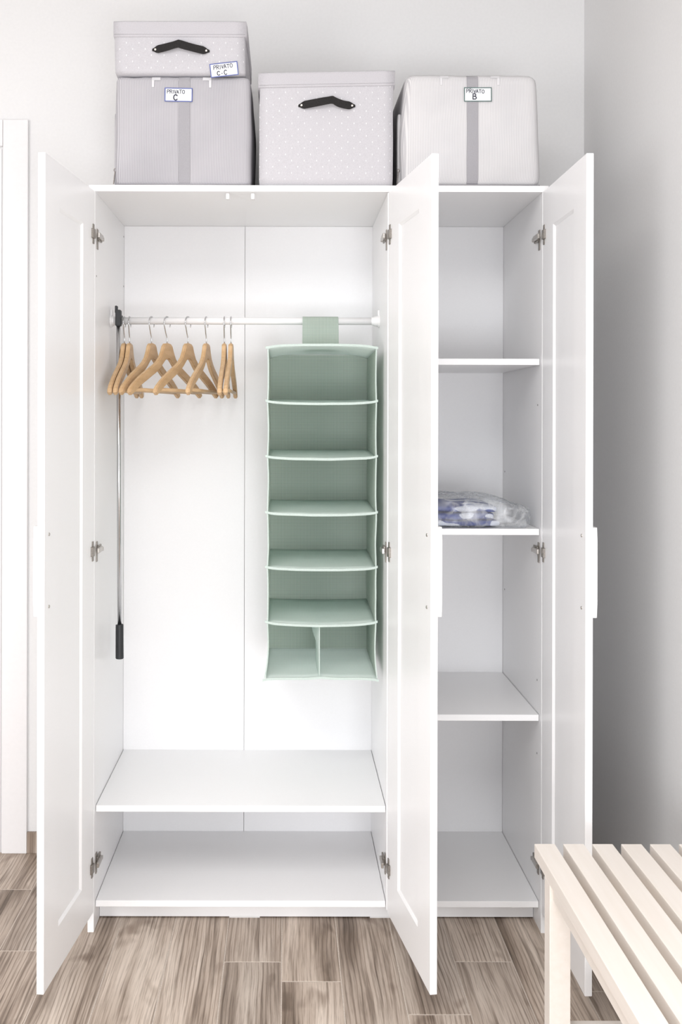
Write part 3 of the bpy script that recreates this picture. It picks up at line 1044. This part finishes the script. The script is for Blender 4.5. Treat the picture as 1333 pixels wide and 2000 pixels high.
# strap round the rail
sx0, sx1 = PX(591, 0.225), PX(661, 0.225)
zr = OZ[0] + 0.0016
path = [(0.200, zr), (0.2110, zr + 0.030), (0.2225, RZ - 0.010), (0.2272, RZ + 0.001)]
for a in range(7):
    th = math.radians(165 - a * 25)
    path.append((RY + (RR + 0.0028) * math.cos(th), RZ + (RR + 0.0014) * math.sin(th)))
path += [(0.2528, RZ + 0.001), (0.2575, RZ - 0.010), (0.269, zr + 0.030), (0.280, zr - 0.002)]
bm = bmesh.new()
A = []
for j, (y, z) in enumerate(path):
    p0 = Vector(path[max(j - 1, 0)]); p1 = Vector(path[min(j + 1, len(path) - 1)])
    d = (p1 - p0).normalized()
    nrm = Vector((-d.y, d.x)) * 0.0012
    A.append([bm.verts.new((x, y + q * nrm.x, z + q * nrm.y)) for x in (sx0, sx1) for q in (0, 1)])
for a, c in zip(A, A[1:]):
    for k0, k1 in ((0, 1), (1, 3), (3, 2), (2, 0)):
        bm.faces.new((a[k0], a[k1], c[k1], c[k0]))
bm.faces.new((A[0][0], A[0][1], A[0][3], A[0][2])); bm.faces.new((A[-1][0], A[-1][2], A[-1][3], A[-1][1]))
obj('strap', bm, M['org'], og)

# ------------------------------------------------------------------ folded textile in a clear plastic bag
SZ = SHELF_Z[1]
tx0, tx1, ty0, ty1 = 0.812, 1.058, 0.045, 0.300
t = thing('folded_textile', ((tx0 + tx1) / 2, (ty0 + ty1) / 2, SZ), 'blue and white printed textile folded inside the clear plastic bag', 'textile')
z = SZ + 0.0028
for k, (dx, dy, hgt) in enumerate(((0.0, 0.0, 0.016), (-0.012, 0.004, 0.020), (-0.004, 0.012, 0.018))):
    def fn(p, u, w, q):
        p.z += 0.0035 * noise.noise(Vector((p.x * 14, p.y * 14, k * 4.0))) * (1 if k or q > 0 else 0)
        p.x += 0.006 * noise.noise(Vector((p.y * 10, k * 7, 1)))
        return p
    x1 = tx1 + dx
    bm = soft_box(((tx0 + x1) / 2, (ty0 + ty1) / 2 + dy, z + hgt / 2), ((x1 - tx0) / 2, (ty1 - ty0) / 2, hgt / 2), 12, (0, 0.003, 0.003), hgt * 0.45, fn)
    for v in bm.verts: v.co.z = max(v.co.z, SZ + 0.0018)
    obj('fold', bm, M['textile'], t, smooth=True)
    z += hgt - 0.0005


def film_shape(p, u, w, q):
    n1 = noise.noise(Vector((p.x * 16, p.y * 13, p.z * 20)))
    n2 = 1 - 2 * abs(noise.noise(Vector((p.x * 34 + 5, p.y * 28, p.z * 30))))
    f = (u + 1) / 2                       # 0 left .. 1 right
    if q > -0.5:
        top = 0.078 - 0.018 * f - 0.045 * max(0, (f - 0.68) / 0.32) ** 1.3 + 0.014 * max(0, 0.25 - f) / 0.25
        p.z *= top / 0.080 if p.z > -0.02 else 1
        p.z += 0.006 * n1 + 0.004 * n2
    p.y += 0.012 * n1 * abs(w) - w * 0.02 * max(0, f - 0.7)
    p.x += 0.012 * n1 * max(0, f - 0.6)
    return p


fx0, fx1 = 0.797, 1.136
bm = soft_box(((fx0 + fx1) / 2, 0.168, SZ + 0.040), ((fx1 - fx0) / 2, 0.142, 0.0395), 26, (0, 0, 0), 0.018, film_shape)
for v in bm.verts:
    if v.co.z < SZ + 0.0012: v.co.z = SZ + 0.0012
    v.co.x = max(v.co.x, 0.785)
    v.co.x = min(v.co.x, 1.146)
    v.co.y = max(v.co.y, 0.024)
tag(obj('plastic_bag', bm, M['film'], smooth=True, loc=((fx0 + fx1) / 2, 0.168, SZ)), 'crumpled clear plastic bag lying on the middle shelf of the narrow bay', 'bag')

# ------------------------------------------------------------------ slatted bench
BT, BX0, BY1, BL = 0.450, PX(1046, -0.548), -0.548, 0.86
ST, SW, SP = 0.028, 0.0415, 0.0583
NS = 7
BX1 = BX0 + SP * (NS - 1) + SW - 0.006
BX1 = min(BX1, WALL_X - 0.014)
bn = thing('slatted_bench', ((BX0 + BX1) / 2, BY1 - BL / 2, 0), 'cream painted slatted wooden bench in the foreground against the right wall', 'bench')
for i in range(NS):
    xa = BX0 + i * SP
    xb = min(xa + SW, BX1)
    obj('slat', bx(xa, xb, BY1 - BL, BY1, BT - ST, BT, 0.0012, seg=2), M['bench'], bn)
LG = 0.040
for ya in (-0.671, BY1 - BL + 0.082):
    for xa in (BX0 + 0.0003, BX1 - LG - 0.0003):
        obj('leg', bx(xa, xa + LG, ya, ya + LG, 0, BT - ST - 0.0002, 0.0012, seg=2), M['bench'], bn)
    obj('cross_rail', bx(BX0 + LG + 0.0005, BX1 - LG - 0.0005, ya + 0.008, ya + 0.032, BT - ST - 0.045, BT - ST - 0.0003, 0.001), M['bench'], bn)
    obj('stretcher', bx(BX0 + LG + 0.0005, BX1 - LG - 0.0005, ya + 0.008, ya + 0.032, 0.110, 0.146, 0.001), M['bench'], bn)
yf = BY1 - BL + 0.082 + LG
for xa in (BX0 + 0.006, BX1 - 0.006 - 0.022):
    obj('side_rail', bx(xa, xa + 0.022, yf + 0.0005, -0.671 - 0.0005, BT - ST - 0.028, BT - ST - 0.0003, 0.001), M['bench'], bn)
